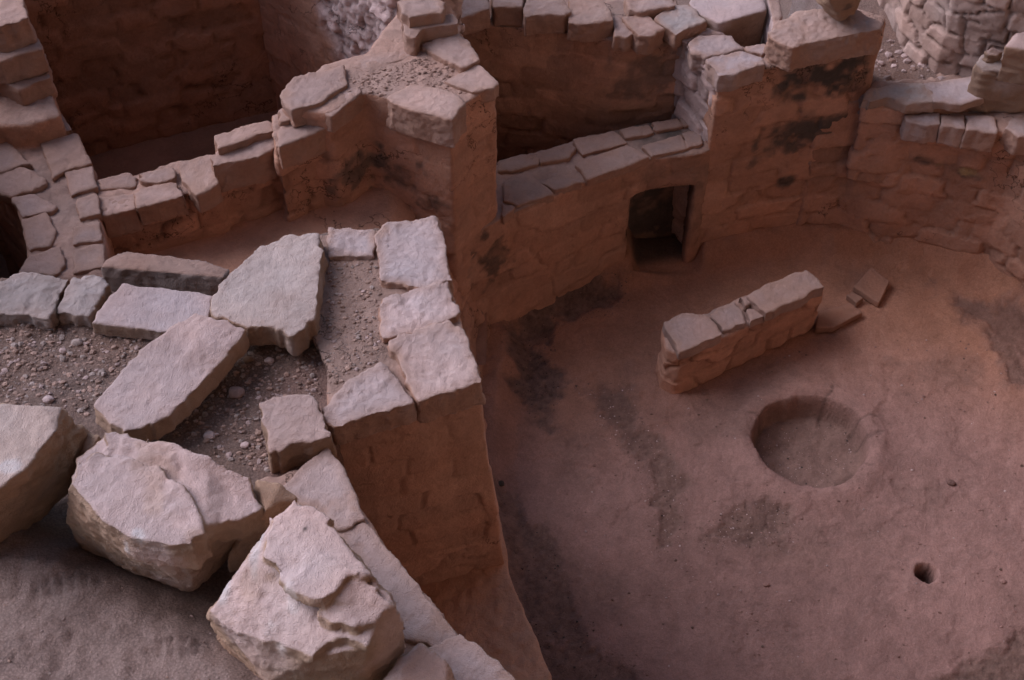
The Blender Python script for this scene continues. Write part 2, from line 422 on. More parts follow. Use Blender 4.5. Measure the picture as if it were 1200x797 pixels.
# the natural ground round the ruin and the rock of the alcove above and behind it
def big_ground():
    n = 90; t = np.linspace(-1, 1, n); t = np.sign(t) * np.abs(t) ** 2.6 * 300
    X, Y = np.meshgrid(t, t + 3); p = np.stack([X.ravel(), Y.ravel(), 0 * X.ravel()], 1)
    V = p.copy(); d = np.hypot(p[:, 0], p[:, 1] - 3)
    V[:, 2] = -.35 - sstep(12, 60, d) * 14 + 1.5 * fbm(p, 40, 3, 5) * sstep(12, 60, d)
    I = np.arange(n * n).reshape(n, n)
    F = np.stack([I[:-1, :-1].ravel(), I[:-1, 1:].ravel(), I[1:, 1:].ravel(), I[1:, :-1].ravel()], 1)
    o = link_mesh('ground', V, F, C_EARTH * (1 + .2 * fbm(p, 5, 3, 8))[:, None], M_EARTH); setp(o, kind='structure')
big_ground()
def alcove():
    # cliff overhang: open towards far-left (-X,+Y), solid behind the camera and overhead
    n, m = 60, 50
    od = np.array((-.62, .78)); sd_ = np.array((.78, .62)); c0 = np.array((.8, 3.2))
    V = []
    for i in range(n):
        a = -1 + 2 * i / (n - 1)
        for j in range(m):
            t = j / (m - 1)
            if t < .4: out = -6.5; zz = -1 + (t / .4) * 9.5
            else:
                q = (t - .4) / .6; out = -6.5 + ALC_OUT * math.sin(q * math.pi / 2) ** 1.2; zz = 8.5 + 3.0 * math.sin(q * math.pi / 2)
            out += 4.5 * a * a * (1 if out < 0 else .4)
            p = c0 + od * out + sd_ * a * 13
            V.append((p[0], p[1], zz))
    V = np.array(V); V += np.stack([fbm(V, 3, 4, 91), fbm(V, 3, 4, 92), fbm(V, 2.5, 4, 93)], 1) * .5
    I = np.arange(n * m).reshape(n, m)
    F = np.stack([I[:-1, :-1].ravel(), I[:-1, 1:].ravel(), I[1:, 1:].ravel(), I[1:, :-1].ravel()], 1)
    o = link_mesh('cliff_alcove', V, F, np.array((.52, .37, .28)) * (1 + .15 * fbm(V, 1.5, 4, 94))[:, None], M_STONE); setp(o, kind='structure')
ALC_OUT = 6.8
alcove()

# terrace: raised earth that the loose slabs lie on, and the dusty ground nearest the camera
TZ = 1.93
def terrace():
    top = [('w', -3.2, 1.0), ('w', -.2, 1.0), ('w', .12, 1.62), ('w', -.06, 1.9), (498, 735), (430, 655), (380, 600), (388, 545), (392, 505), (440, 470), (470, 455), (452, 395),
           (448, 330), (446, 268), (372, 277), (330, 284), (262, 345), (250, 350), (130, 338), (20, 325), (-40, 322), (-230, 330)]
    pts = spread_px(top, TZ)
    def post(V, N, C):
        up = sstep(.5, .8, N[:, 2])
        # the near ground rises behind the boulder row
        line = (V[:, 0] - P(0, 560, 2)[0]) * .62 + (V[:, 1] - P(0, 560, 2)[1])
        k = 1 - sstep(-.25, .05, line)
        V = V.copy(); V[:, 2] += k * up * (.155 + .020 * fbm(V, .16, 5, 15, .6) + .008 * np.abs(fbm(V, .05, 3, 16)))
        C = C * (1 - k[:, None]) + k[:, None] * (np.array((.38, .28, .25)) * (1 + .10 * fbm(V, .3, 4, 5) + .12 * fbm(V, .05, 3, 6))[:, None])
        # mud between and around the slabs
        q = 1 - sstep(.0, .12, np.abs(sdpoly(V, pxpoly([(385, 420), (330, 470), (325, 560), (385, 505)], TZ))))
        C = C * (1 - .5 * q[:, None]) + C_FLOOR * 1.05 * .5 * q[:, None]
        # footprints in the dust
        for (fx, fy, L, a) in ((85, 690, .12, .35), (215, 765, .10, .25)):
            c = P(fx, fy, TZ + .1); dx_ = (V[:, 0] - c[0]) * math.cos(a) + (V[:, 1] - c[1]) * math.sin(a); dy_ = -(V[:, 0] - c[0]) * math.sin(a) + (V[:, 1] - c[1]) * math.cos(a)
            mk = (1 - sstep(.7, 1.1, np.hypot(dx_ / L, dy_ / (L * .42)))) * up
            V[:, 2] -= mk * (.009 + .009 * np.sin(dx_ * 2 * math.pi / .034))
        return V, C
    s = Solid().prism(pts, -.2)
    o = build('terrace_ground', s, 'earth', M_EARTH, C_EARTH, None, .0125, 1, 1.0, C_MUD, .16, post=post); setp(o, kind='structure'); return o
terr = terrace()

# ------------------------------------------------------------------ near pilaster (front centre) with its capping stones
def face_pt(px, py, a, b):
    """a point seen at px,py on the vertical plane through plan points a,b"""
    a = np.array((a[0], a[1], 0.)); b = np.array((b[0], b[1], 0.)); d = b - a
    return Q(px, py, a, (d[1], -d[0], 0))
PZ = 2.0
p1 = thing('pilaster', 'tall mud plastered pilaster in the foreground, capped with pale stones, beside the loose slabs', 'pilaster', (-.4, 3.3, .8))
tp = spread_px([(386, 492), (430, 488), (474, 478), (520, 460), (560, 449), (556, 422), (543, 386), (536, 365), (527, 328), (518, 272), (511, 257), (440, 268), (366, 276), (366, 395), (384, 430)], PZ - .0)
bt = [t.copy() for t in tp]
for b in bt: b[2] = BZ - .1
for k in (4, 5, 6, 7, 8): bt[k][0] += .10
bt[3][0] += .06; bt[9][0] += .08; bt[10][0] += .06
for k in (0, 1, 2, 3, 4): bt[k][1] -= .02
build('masonry_body', Solid().prism(tp, bot=bt), 'masonry', M_MUD, C_MUD * 1.12, p1, .009, 2, .5, None, .10, [(P(412, 350, PZ), (.24, .62, .2), C_EARTH * .78, 1.0, .15), (P(420, 430, PZ), (.16, .2, .2), C_EARTH * .78, 1.0, .25)])
for nm, q, z, th in (
    ('capstone', [(442, 276), (456, 262), (510, 254), (518, 274), (528, 327), (503, 335), (448, 327)], PZ + .035, .09),
    ('capstone', [(447, 360), (453, 348), (472, 344), (522, 331), (537, 366), (528, 372), (490, 386), (450, 395)], PZ + .03, .08),
    ('capstone', [(458, 402), (478, 390), (524, 378), (543, 388), (556, 422), (562, 447), (525, 457), (492, 467), (478, 440)], PZ + .03, .12),
    ('capstone', [(382, 478), (410, 446), (445, 427), (464, 444), (482, 471), (432, 486), (397, 497), (385, 492)], PZ + .03, .11),
    ('capstone', [(387, 268), (438, 269), (437, 300), (386, 300)], PZ + .02, .06)):
    slab(nm, q, z, th, p1, C_PALE, C_MUD * 1.1, .009, .02, 1.5)

# ------------------------------------------------------------------ near recess: bench and outer wall curving to the bottom of the picture
def arc_pts(off, i0, i1):
    out = []
    for q in RIM[i0:i1]:
        q = np.array(q); d = (q - KC) / np.linalg.norm(q - KC); out.append(q + d * off)
    return out
bn = thing('bench', 'low orange plastered bench at the foot of the near pilaster, bottom centre', 'bench', (-.2, 2.5, 0))
ri = [(.80, 1.80), (.30, 2.18), (.16, 2.47), (.08, 2.72), (-.01, 2.96), (-.05, 3.25)]
ou = [(-.75, 3.25), (-.62, 2.75), (-.44, 2.35), (-.12, 1.88), (.4, 1.3)]
s = Solid().prism([np.array((x, y, BZ)) for x, y in ri + ou], -.1, .0)
build('bench_body', s, 'plaster', M_MUD, np.array((.45, .245, .165)), bn, .012, 4, 1.0, np.array((.45, .245, .165)), .10)
w0 = thing('recess_wall', 'outer wall of the near recess, capped by flat slabs running to the bottom edge', 'wall', (-.5, 2.0, .8))
s = Solid().prism(spread_px([(392, 540), (428, 604), (478, 668), (540, 745), (604, 797), ('w', .28, 1.5), ('w', .1, 1.25), ('w', -.35, 1.7), (330, 640), (300, 560)], PZ - .025), .6)
build('masonry_body', s, 'masonry', M_MUD, C_MUD, w0, .014, 3, .8, None, .10)
for q, z in (([(328, 573), (384, 524), (401, 546), (427, 604), (397, 619)], PZ + .0),
          ([(398, 624), (430, 617), (476, 668), (512, 712), (538, 745), (515, 756), (470, 745), (420, 690)], PZ - .01),
          ([(505, 762), (541, 744), (575, 773), (612, 804), (640, 850), (560, 860), (500, 800)], PZ + .01)):
    slab('capstone', q, z, .08, w0, C_PALE, C_TAN * .9, .009, .0, .8)

# ------------------------------------------------------------------ loose slabs and block lying on the terrace
loose('rock_slab', 'big pointed triangular pale slab lying beside the near pilaster top', 'stone slab',
      [(247, 348), (262, 328), (300, 290), (333, 277), (374, 272), (378, 300), (374, 335), (371, 367), (345, 394), (322, 383), (290, 384), (246, 366)], TZ + .15, .10, col=C_GREY * 1.08, amp=.8, side_col=C_TAN * .8)
loose('rock_slab', 'long narrow slab lying diagonally across the gravelly earth', 'stone slab',
      [(228, 366, .03), (262, 373, .03), (288, 386, .02), (262, 420, 0), (228, 458, 0), (200, 486, -.01), (180, 497, -.01), (150, 505, -.02), (128, 498, -.02), (108, 476, -.02), (140, 436, 0), (168, 405, .02)], TZ + .15, .085, col=C_STONE * 1.05, amp=.8, side_col=C_TAN)
loose('rock_slab', 'smooth pink slab with a straight front edge, left of the triangular slab', 'stone slab',
      [(143, 330), (250, 346), (246, 366), (240, 386), (193, 389), (150, 384), (107, 378), (120, 358)], TZ + .07, .06, col=C_PALE, amp=.6)
loose('rock_slab', 'rough squarish slab at the left edge of the picture, where the thin wall begins', 'stone slab',
      [(-40, 335), (0, 328), (26, 317), (82, 325), (70, 350), (60, 374), (0, 368), (-50, 370)], TZ + .07, .07, col=C_GREY, amp=1.7)
loose('rock_slab', 'small rough brown slab between the squarish slab and the pink slab', 'stone slab',
      [(86, 326), (112, 322), (129, 334), (112, 356), (103, 371), (64, 368)], TZ + .06, .07, col=C_GREY * .9, amp=1.5)
loose('stone_block', 'single thick block sitting on the earth near the near pilaster corner', 'stone block',
      [(302, 471), (334, 464), (366, 462), (380, 492), (389, 512), (345, 520), (316, 531)], TZ + .12, .12, col=C_STONE, amp=1.1, grow=.05)
# dark edge-on slab leaning against the terrace
s = Solid(); e = [P(x, y, TZ - .02) for x, y in ((116, 313), (142, 304), (192, 308), (238, 317), (262, 325))]
e2 = [q + np.array((.0, -.05, -.28)) for q in e]; bk = [q + np.array((.01, .06, -.02)) for q in e]; bk2 = [q + np.array((.01, .03, -.30)) for q in e]
s.hull(e + e2 + bk + bk2)
o = build('edge_slab', s, 'slab', M_STONE, C_GREY * .7, None, .009, 2, 1.0); setp(o, 'dark thin slab standing on edge behind the pink slab', 'stone slab')

# ------------------------------------------------------------------ boulders
def layered(name, label, layers, hull_pts, zb, col, amp, paints, side_col=C_TAN * .85, voxel=.0065, beds=1.0, backs=()):
    """a split boulder: a hull plus thinner beds standing proud of each other"""
    S = Solid(); ps = [P(*p) for p in hull_pts]
    low = [np.array((*P(*p)[:2], zb)) + np.array((0, .02, 0)) for p in backs] + [np.array((*P(*p)[:2], zb)) for p in hull_pts if p[2] < 2.18]
    S.hull(ps + low)
    for pts, th in layers:
        top = ragged([P(*p) for p in pts], 3, .007); bot = []
        cc = sum(top) / len(top)
        for t in top:
            b = t + (t - cc) * .03; b[2] = t[2] - th; bot.append(b)
        S.prism(top, bot=bot)
    V, F = S.remesh(voxel); SEED[0] += 31; s0 = SEED[0]; V = lap(V, F, 1, .4); N = normals(V, F); side = 1 - sstep(.5, .85, N[:, 2])
    rough = sstep(-.1, .35, fbm(V, .28, 2, s0 + 1) + .6 * side * beds)
    bed = V @ np.array((.12, .1, .98)) / .035 + .9 * fbm(V, .2, 3, s0 + 7)
    saw = bed % 1; saw = sstep(0, .75, saw) - sstep(.75, 1, saw)
    d = .007 * fbm(V, .2, 4, s0) + rough * (.007 * fbm(V, .06, 4, s0 + 2)) + (.0022 + .002 * side) * fbm(V, .02, 3, s0 + 3) + side * .006 * fbm(V, .07, 4, s0 + 6, .6) + beds * side * .008 * (saw - .5) * sstep(-.3, .4, fbm(V, .3, 2, s0 + 5))
    d += (1 - side) * rough * .0035 * np.round(fbm(V, .16, 4, s0 + 8) * 2.5)
    f1, f2, _ = worley(V + .02 * fbm(V, .06, 2, s0 + 4)[:, None], (.13, .13, .09), s0 + 9, (1, 1, 1)); d -= beds * .020 * side * np.clip(f1 - .3, 0, 1)
    V = V + N * (d * amp)[:, None]
    C = colorize(V, N, side, np.full(len(V), .5), np.zeros(len(V)), s0, col, side_col, .11, paints)
    k = (rough * (1 - side) * .35 * sstep(.0, .5, fbm(V, .12, 3, s0 + 30)))[:, None]; C = C * (1 - k) + np.array(C_TAN) * k
    o = link_mesh(name, V, F, C, M_STONE); setp(o, label, 'boulder'); return o
def boulder(name, label, pts, base_drop, col, amp=1.0, voxel=.010, paints=(), side_col=C_TAN * .85, backs=None):
    return layered(name, label, [], pts, base_drop, col, amp, list(paints), side_col, .0075, .9, backs or [p for p in pts if p[2] >= 2.1])
WHITE = (.62, .58, .58)
boulder('boulder', 'rounded boulder cut by the left edge of the picture, leftmost of the boulder row',
        [(-70, 480, 2.40), (0, 474, 2.40), (50, 475, 2.40), (74, 477, 2.38), (66, 506, 2.40), (27, 553, 2.40), (0, 572, 2.40), (-80, 600, 2.4), (112, 510, 2.16), (84, 535, 2.15),
         (58, 560, 2.12), (38, 606, 2.05), (0, 596, 2.1)], 2.0, C_GREY * 1.0, 1.0, backs=[(-70, 480, 2.40), (0, 474, 2.40), (50, 475, 2.40), (74, 477, 2.38), (-80, 600, 2.4)], paints=[(P(12, 548, 2.4), (.03, .03, .05), WHITE, .8, .6)])
layered('boulder', 'largest smooth-topped boulder, middle of the row on the dusty ground',
        [([(120, 529, 2.365), (150, 532, 2.37), (187, 543, 2.365), (218, 572, 2.36), (239, 617, 2.35), (226, 639, 2.345), (161, 633, 2.35), (118, 609, 2.35), (81, 567, 2.36), (92, 540, 2.37)], .12),
         ([(122, 508, 2.36), (150, 505, 2.36), (178, 515, 2.36), (244, 533, 2.35), (292, 558, 2.31), (309, 592, 2.27), (279, 611, 2.30), (240, 612, 2.325), (205, 570, 2.34), (120, 540, 2.345)], .10)],
        [(126, 509, 2.33), (178, 517, 2.33), (244, 536, 2.33), (290, 560, 2.27), (306, 592, 2.24), (240, 616, 2.335), (226, 639, 2.33), (161, 634, 2.33), (114, 608, 2.33), (80, 568, 2.34), (92, 536, 2.345),
         (77, 612, 2.12), (109, 628, 2.09), (148, 659, 2.05), (222, 685, 2.03), (274, 634, 2.05)], 1.98, C_STONE * 1.06, .9,
        [(P(161, 626, 2.34), (.028, .028, .05), WHITE, .9, .6), (P(150, 640, 2.28), (.02, .02, .06), WHITE, .7, .7), (P(90, 545, 2.36), (.03, .05, .05), WHITE, .35, .9)], beds=.45, backs=[(124, 507, 2.33), (178, 516, 2.33), (244, 536, 2.32), (290, 560, 2.26), (92, 536, 2.34)])
layered('boulder', 'jagged flaking boulder with white streaks, rightmost of the boulder row',
        [([(318, 606, 2.41), (345, 583, 2.42), (378, 598, 2.42), (392, 618, 2.42), (440, 677, 2.41), (416, 671, 2.43), (378, 703, 2.425), (341, 691, 2.41), (306, 652, 2.40), (308, 630, 2.405)], .04),
         ([(315, 604, 2.395), (300, 640, 2.36), (243, 717, 2.26), (276, 742, 2.26), (306, 753, 2.265), (345, 762, 2.29), (367, 772, 2.30), (398, 748, 2.335), (430, 757, 2.335), (462, 707, 2.37), (440, 680, 2.39), (360, 640, 2.40)], .035),
         ([(380, 702, 2.405), (416, 675, 2.415), (442, 690, 2.40), (462, 708, 2.385), (440, 732, 2.365), (400, 730, 2.375), (372, 722, 2.37)], .03)],
        [(345, 585, 2.39), (318, 606, 2.38), (300, 640, 2.34), (246, 718, 2.235), (378, 600, 2.39), (440, 678, 2.38), (462, 710, 2.35), (477, 735, 2.27), (430, 757, 2.31),
         (367, 774, 2.27), (306, 756, 2.235), (316, 800, 2.12), (424, 800, 2.14), (470, 752, 2.16), (246, 722, 2.15)], 1.98, C_STONE * 1.03, .9,
        [(P(300, 640, 2.36), (.018, .09, .1), WHITE, .7, .5), (P(262, 690, 2.29), (.03, .05, .1), WHITE, .7, .5), (P(325, 735, 2.33), (.05, .04, .08), WHITE, .6, .9),
         (P(340, 700, 2.40), (.025, .05, .08), WHITE, .5, .9), (P(357, 618, 2.42), (.009, .009, .02), C_SOOT_SHADE, .9, .2), (P(318, 668, 2.38), (.03, .02, .05), C_TAN * .6, .6, .7)], beds=.7, backs=[(345, 585, 2.39), (318, 606, 2.38), (378, 600, 2.39), (440, 678, 2.38)])
boulder('boulder', 'tan rock wedged between the middle boulder and the jagged one',
        [(300, 560, 2.26), (330, 566, 2.24), (348, 585, 2.2), (312, 600, 2.26), (284, 630, 2.15), (262, 662, 2.06), (300, 640, 2.1)], 2.0, C_TAN, .6)
boulder('boulder', 'small pale rough rock at the bottom edge beside the flat capping slabs',
        [(470, 770, 2.16), (492, 752, 2.2), (524, 773, 2.16), (542, 798, 2.1), (520, 840, 2.1), (440, 830, 2.14), (446, 800, 2.14)], 1.9, C_STONE, .7)
boulder('boulder', 'low tan rock seen between the left boulder and the smooth-topped one',
        [(96, 506, 2.2), (118, 508, 2.22), (112, 530, 2.2), (84, 560, 2.12), (78, 590, 2.02), (100, 540, 2.2)], 1.98, C_TAN, .5)

# ------------------------------------------------------------------ middle pilaster (upper centre) with its stones
P2Z = 1.67
p2 = thing('pilaster', 'broad central pilaster with a soot-blackened side and rubble-strewn top', 'pilaster', (-.5, 4.9, .8))
tp = spread_px([(330, 112), (345, 128), (388, 134), (425, 108), (453, 115), (495, 131), (528, 140), (550, 118), (583, 98), (572, 85), (545, 60), (520, 30), (470, 10), (430, 60), (380, 75)], P2Z - .005)
s = Solid().prism(tp, .0)
SF = [face_pt(x, y, (-.9, 4.78), (-.2, 4.72)) for x, y in ((425, 215), (465, 225), (500, 245), (440, 255), (400, 190))]
soot = [(SF[0], (.16, .3, .13), C_SOOT_SHADE * 1.5, .75, .9), (SF[1], (.14, .3, .13), C_SOOT_SHADE, .6, .9), (SF[2], (.09, .3, .05), C_SOOT_SHADE, .5, 1.0)]
build('masonry_body', s, 'masonry', M_MUD, C_MUD * 1.12, p2, .013, 4, .7, None, .12, soot)
for q, z, th, a in (([(329, 112), (345, 92), (400, 78), (405, 98), (378, 118), (343, 128)], P2Z + .02, .10, 1.2),
             ([(378, 112), (412, 96), (424, 108), (392, 134), (381, 132)], P2Z + .0, .10, 1.2),
             ([(454, 114), (480, 99), (512, 103), (534, 111), (543, 121), (529, 139), (495, 131), (462, 120)], P2Z + .015, .17, 1.2),
             ([(522, 95), (558, 74), (583, 95), (578, 103), (554, 108)], P2Z + .01, .08, .8),
             ([(495, 52), (530, 38), (548, 46), (560, 68), (540, 78), (520, 68)], P2Z + .03, .09, 1.5),
             ([(405, 76), (430, 64), (478, 56), (490, 62), (462, 72), (430, 84)], P2Z + .0, .06, 1.2),
             ([(472, 26), (530, 16), (534, 28), (494, 34), (488, 44), (476, 40)], P2Z + .10, .11, 1.0),
             ([(466, 2), (500, -10), (520, 2), (516, 14), (480, 20), (470, 14)], P2Z + .16, .10, 1.0)):
    slab('capstone', q, z, th, p2, C_CAP, C_MUD * 1.1, .010, .02, a)

# wall between the recess and the dark room
w2 = thing('stepped_wall', 'low stepped wall with pale cap stones climbing to the central pilaster, beside the dark room', 'wall', (-1.4, 4.7, 0))
s = Solid()
W2Z = [(117, 1.36), (188, 1.38), (250, 1.44), (300, 1.5), (345, 1.55)]
s.prism(spread_px([(112, 253), (160, 244), (214, 229), (257, 216), (255, 190), (210, 188), (160, 204), (112, 212)], 1.385), -.0)
s.prism(spread_px([(250, 194), (300, 183), (323, 173), (330, 140), (312, 143), (254, 160)], 1.46), -.0)
s.prism(spread_px([(322, 174), (360, 158), (395, 145), (400, 118), (318, 135)], 1.55), -.0)
build('masonry_body', s, 'masonry', M_MUD, C_MUD * 1.1, w2, .012, 3, 1.0, None, .12)
for q, z, th in (([(115, 210), (147, 201), (160, 207), (158, 218), (118, 221)], 1.405, .07), ([(162, 203), (200, 194), (204, 207), (182, 214), (167, 212)], 1.425, .07),
              ([(117, 230), (156, 226), (160, 244), (119, 253)], 1.40, .14), ([(158, 226), (168, 219), (206, 214), (214, 229), (161, 243)], 1.42, .12),
              ([(210, 188), (248, 181), (256, 213), (230, 227), (213, 211)], 1.42, .12),
              ([(253, 158), (275, 150), (313, 143), (323, 152), (290, 162), (256, 174)], 1.53, .10),
              ([(249, 181), (264, 173), (318, 158), (323, 172), (302, 183), (251, 194)], 1.49, .17),
              ([(326, 153), (346, 138), (391, 140), (390, 146), (362, 158), (328, 172)], 1.58, .14), ([(325, 130), (341, 127), (340, 139), (327, 142)], 1.61, .06)):
    slab('capstone', q, z, th, w2, C_CAP, C_MUD * 1.15, .009, .0, 1.2)

# thin wall at the left
w1 = thing('thin_wall', 'narrow ruined wall at the left edge running up between two dark rooms', 'wall', (-2.1, 5.0, 0))
s = Solid()
s.prism(spread_px([(34, 330), (126, 330), (123, 285), (116, 235), (106, 190), (84, 150), (70, 128), (-30, 140), (-30, 190), (10, 225), (24, 260)], 1.40), -.0)
s.prism(spread_px([(-60, 60), (46, 60), (60, 108), (72, 135), (40, 145), (-60, 150)], 1.545), -.0)
s.prism(spread_px([(-60, 20), (30, 25), (48, 62), (-60, 75)], 1.70), -.0)
s.prism(spread_px([(-80, -120), (-25, -120), (22, 0), (32, 26), (-80, 30)], 1.80), -.0)
build('masonry_body', s, 'masonry', M_MUD, C_MUD * 1.1, w1, .014, 3, .8, None, .12)
for q, z, th in (([(35, 300), (70, 289), (76, 310), (62, 322), (22, 320)], 1.42, .06), ([(85, 292), (120, 287), (122, 312), (86, 320)], 1.42, .06), ([(85, 266), (116, 260), (120, 281), (86, 286)], 1.42, .05),
              ([(24, 256), (54, 249), (66, 270), (58, 288), (34, 292)], 1.42, .06), ([(14, 231), (42, 226), (64, 240), (58, 248), (26, 254)], 1.42, .06), ([(90, 233), (113, 226), (118, 250), (93, 256)], 1.42, .05),
              ([(-20, 205), (28, 196), (52, 209), (48, 216), (14, 229), (-8, 222)], 1.43, .06), ([(76, 201), (109, 194), (114, 219), (84, 229)], 1.42, .06), ([(47, 168), (90, 157), (106, 190), (76, 199), (62, 207)], 1.43, .06),
              ([(-30, 165), (-5, 158), (18, 174), (36, 191), (0, 200), (-30, 195)], 1.44, .07), ([(51, 141), (72, 132), (84, 152), (57, 157)], 1.44, .06),
              ([(-30, 85), (20, 72), (50, 62), (58, 90), (22, 104), (-10, 92)], 1.64, .12), ([(-40, 32), (30, 24), (46, 56), (0, 70), (-40, 66)], 1.78, .14), ([(-50, -20), (18, -10), (30, 20), (0, 30), (-50, 30)], 1.92, .14)):
    slab('capstone', q, z, th, w1, C_CAP, C_MUD * 1.2, .010, .0, 1.1)

# ------------------------------------------------------------------ dark room walls
def wall(name, label, line, th, z0, z1, kind='masonry', col=C_MUD, voxel=.02, amp=1.0, tops=None, paints=(), post=None):
    """wall whose visible face follows the plan polyline; thickness goes to the left of travel"""
    L = [np.array(q, float) for q in line]; bk = []
    for k, q in enumerate(L):
        a = L[max(k - 1, 0)]; b = L[min(k + 1, len(L) - 1)]; d = (b - a) / np.linalg.norm(b - a); bk.append(q + np.array((-d[1], d[0])) * th)
    tops = tops or [z1] * len(L)
    s = Solid()
    for k in range(len(L) - 1):
        d = (L[k + 1] - L[k]); d /= np.linalg.norm(d); e0 = d * .01
        s.prism([np.array((*(L[k] - e0), tops[k])), np.array((*(L[k + 1] + e0), tops[k + 1])), np.array((*(bk[k + 1] + e0), tops[k + 1])), np.array((*(bk[k] - e0), tops[k]))], z0)
    root = thing(name, label, 'wall', (*np.mean(L, 0), z0))
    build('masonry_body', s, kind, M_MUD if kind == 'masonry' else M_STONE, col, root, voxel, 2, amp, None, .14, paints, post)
    return root
A = P(323, 128, ROOMZ)[:2]; Bq = P(100, 186, ROOMZ)[:2]; dAB = (A - Bq) / np.linalg.norm(A - Bq)
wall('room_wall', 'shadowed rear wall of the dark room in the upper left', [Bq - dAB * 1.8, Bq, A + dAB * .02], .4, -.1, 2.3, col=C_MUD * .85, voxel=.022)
E6 = np.array((-.42, 5.50))
def bare(V, N, C):
    # plaster fallen off the near half of the wall, bare rubble core
    t = ((V[:, :2] - A) @ (E6 - A)) / ((E6 - A) @ (E6 - A)); t = t + .06 * fbm(V, .2, 3, 77) + .12 * (V[:, 2] - 1)
    k = sstep(.40, .46, t)
    W = V + np.stack([fbm(V, .06, 2, 71 + q) for q in range(3)], 1) * .02
    f1, f2, idh = worley(W, (.11, .11, .07), 5, (1, 1, 1)); j = 1 - sstep(.0, .14, f2 - f1)
    V = V + N * (k * (-.02 - .015 * j + .03 * (idh - .5) + .012 * fbm(V, .04, 2, 9)))[:, None]
    C2 = C_PALE * (.85 + .3 * idh - .25 * j)[:, None]; C = C * (1 - k[:, None]) + C2 * k[:, None]
    return V, C
wall('side_wall', 'wall with fallen plaster and bare rubble core, top centre-left behind the central pilaster', [A, (A + E6) / 2, E6], .3, -.1, 2.3, col=C_MUD * 1.1, voxel=.015, amp=.5, post=bare)
# room left of the thin wall; walls raised and set close to block light
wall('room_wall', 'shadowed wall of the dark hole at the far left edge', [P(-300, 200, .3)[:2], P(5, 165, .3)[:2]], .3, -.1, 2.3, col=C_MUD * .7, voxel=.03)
wall('room_wall', 'dark outer wall set close to shade the hole, touching the left border of the picture', [P(-50, 470, 1.4)[:2], P(-150, 60, 1.4)[:2]], .3, -.1, 2.2, col=C_MUD * .7, voxel=.04)

trp = [P(x, y, .30) for x, y in ((540, 200), (588, 187), (640, 174), (690, 158), (742, 147), (815, 134), (850, 125), (850, 80), (560, 120))]
o = build('trench_floor', Solid().prism([t + np.array((0, .42, 0)) if k < 7 else t for k, t in enumerate(trp)], .05), 'earth', M_MUD, C_MUD * .8, None, .03, 2, 1.0, C_MUD); setp(o, kind='structure')
# wall behind the far bench
W4A = P(520, 22, 1.34)[:2]; W4B = P(790, 44, 1.34)[:2]
W4m1 = P(612, 26, 1.34)[:2]; W4m2 = P(700, 32, 1.34)[:2]
W4 = [P(470, 12, 1.3)[:2], P(572, 18, 1.34)[:2], P(650, 26, 1.34)[:2], P(720, 44, 1.30)[:2], P(800, 46, 1.28)[:2]]
w4 = wall('back_wall', 'long ragged-topped wall with a dark lower face behind the far bench', W4, .35, .0, 1.28, col=C_MUD * 1.05, voxel=.014, amp=.9,
          paints=[(Q(770, 90, (0, W4[3][1], 0), (0, 1, 0)), (.22, .3, .16), C_SOOT_SHADE * 1.5, .6, .8)])
for q, z, th in (([(517, -8), (572, -8), (572, 10), (535, 23), (520, 15)], 1.42, .12), ([(575, -12), (617, -10), (612, 8), (580, 8)], 1.40, .12), ([(620, -8), (660, -2), (668, 12), (660, 17), (617, 20), (614, 12)], 1.40, .12),
              ([(668, -6), (704, -4), (718, 23), (693, 27), (667, 25)], 1.38, .12), ([(717, 17), (726, 18), (743, 37), (738, 41), (720, 42)], 1.34, .10), ([(730, 20), (757, 15), (777, 33), (760, 42), (748, 41)], 1.36, .12),
              ([(733, -8), (788, -6), (790, 6), (752, 14), (738, 10)], 1.38, .10), ([(768, 20), (788, 5), (802, 6), (828, 24), (792, 40)], 1.36, .09)):
    slab('capstone', q, z, th, w4, C_CAP if z != 1.36 or th != .09 else C_GREY * .9, C_MUD * 1.1, .011, .0, 1.3)

# ------------------------------------------------------------------ far bench with the ventilator opening
fb = thing('bench', 'far curved bench with two rows of cap stones and a square dark opening', 'bench', (.5, 5.3, 0))
BT = .82
fr = [P(540, 285, BT)[:2], P(588, 256, BT)[:2], P(647, 231, BT)[:2], P(684, 214, BT)[:2], P(742, 192, BT)[:2], P(762, 187, BT)[:2], np.array((.955, 5.42)), np.array((1.03, 5.455))]
bk = [P(540, 205, BT)[:2], P(588, 187, BT)[:2], P(640, 174, BT)[:2], P(690, 158, BT)[:2], P(742, 147, BT)[:2], P(765, 142, BT)[:2], P(815, 134, BT)[:2], P(850, 130, BT)[:2]]
s = Solid()
lean = .05
def seg(i, j, z0, z1):
    pts = fr[i:j + 1] + bk[i:j + 1][::-1]; n = j - i + 1
    top = [np.array((*q, z1)) for q in pts]; bot = []
    for k, q in enumerate(pts):
        f = lean * (1 - z0 / BT) * max(0, 1 - (i + k) / 6) if k < n else 0; f1 = lean * (1 - z1 / BT) * max(0, 1 - (i + k) / 6) if k < n else 0
        bot.append(np.array((q[0] + .03 * (f > 0 and i + k < 4), q[1] - f, z0))); top[k][1] -= f1
    s.prism(top, bot=bot)
seg(0, 4, -.1, BT); seg(6, 7, -.1, BT); seg(4, 6, .60, BT)
s.prism([np.array((*q, BT)) for q in (fr[4] + (bk[4] - fr[4]) * .85, fr[6] + (bk[6] - fr[6]) * .85, bk[6], bk[4])], -.1)
soot_shade2 = [(face_pt(575, 300, fr[0], fr[1]), (.10, .2, .16), C_SOOT_SHADE, .8, 1.0), (P(780, 250, .5) + np.array((0, .50, 0)), (.75, .50, 1.0), C_SOOT_SHADE * 1.3, 1.0, .1)]  # first a soot patch, then painted shade that blackens the doorway tunnel
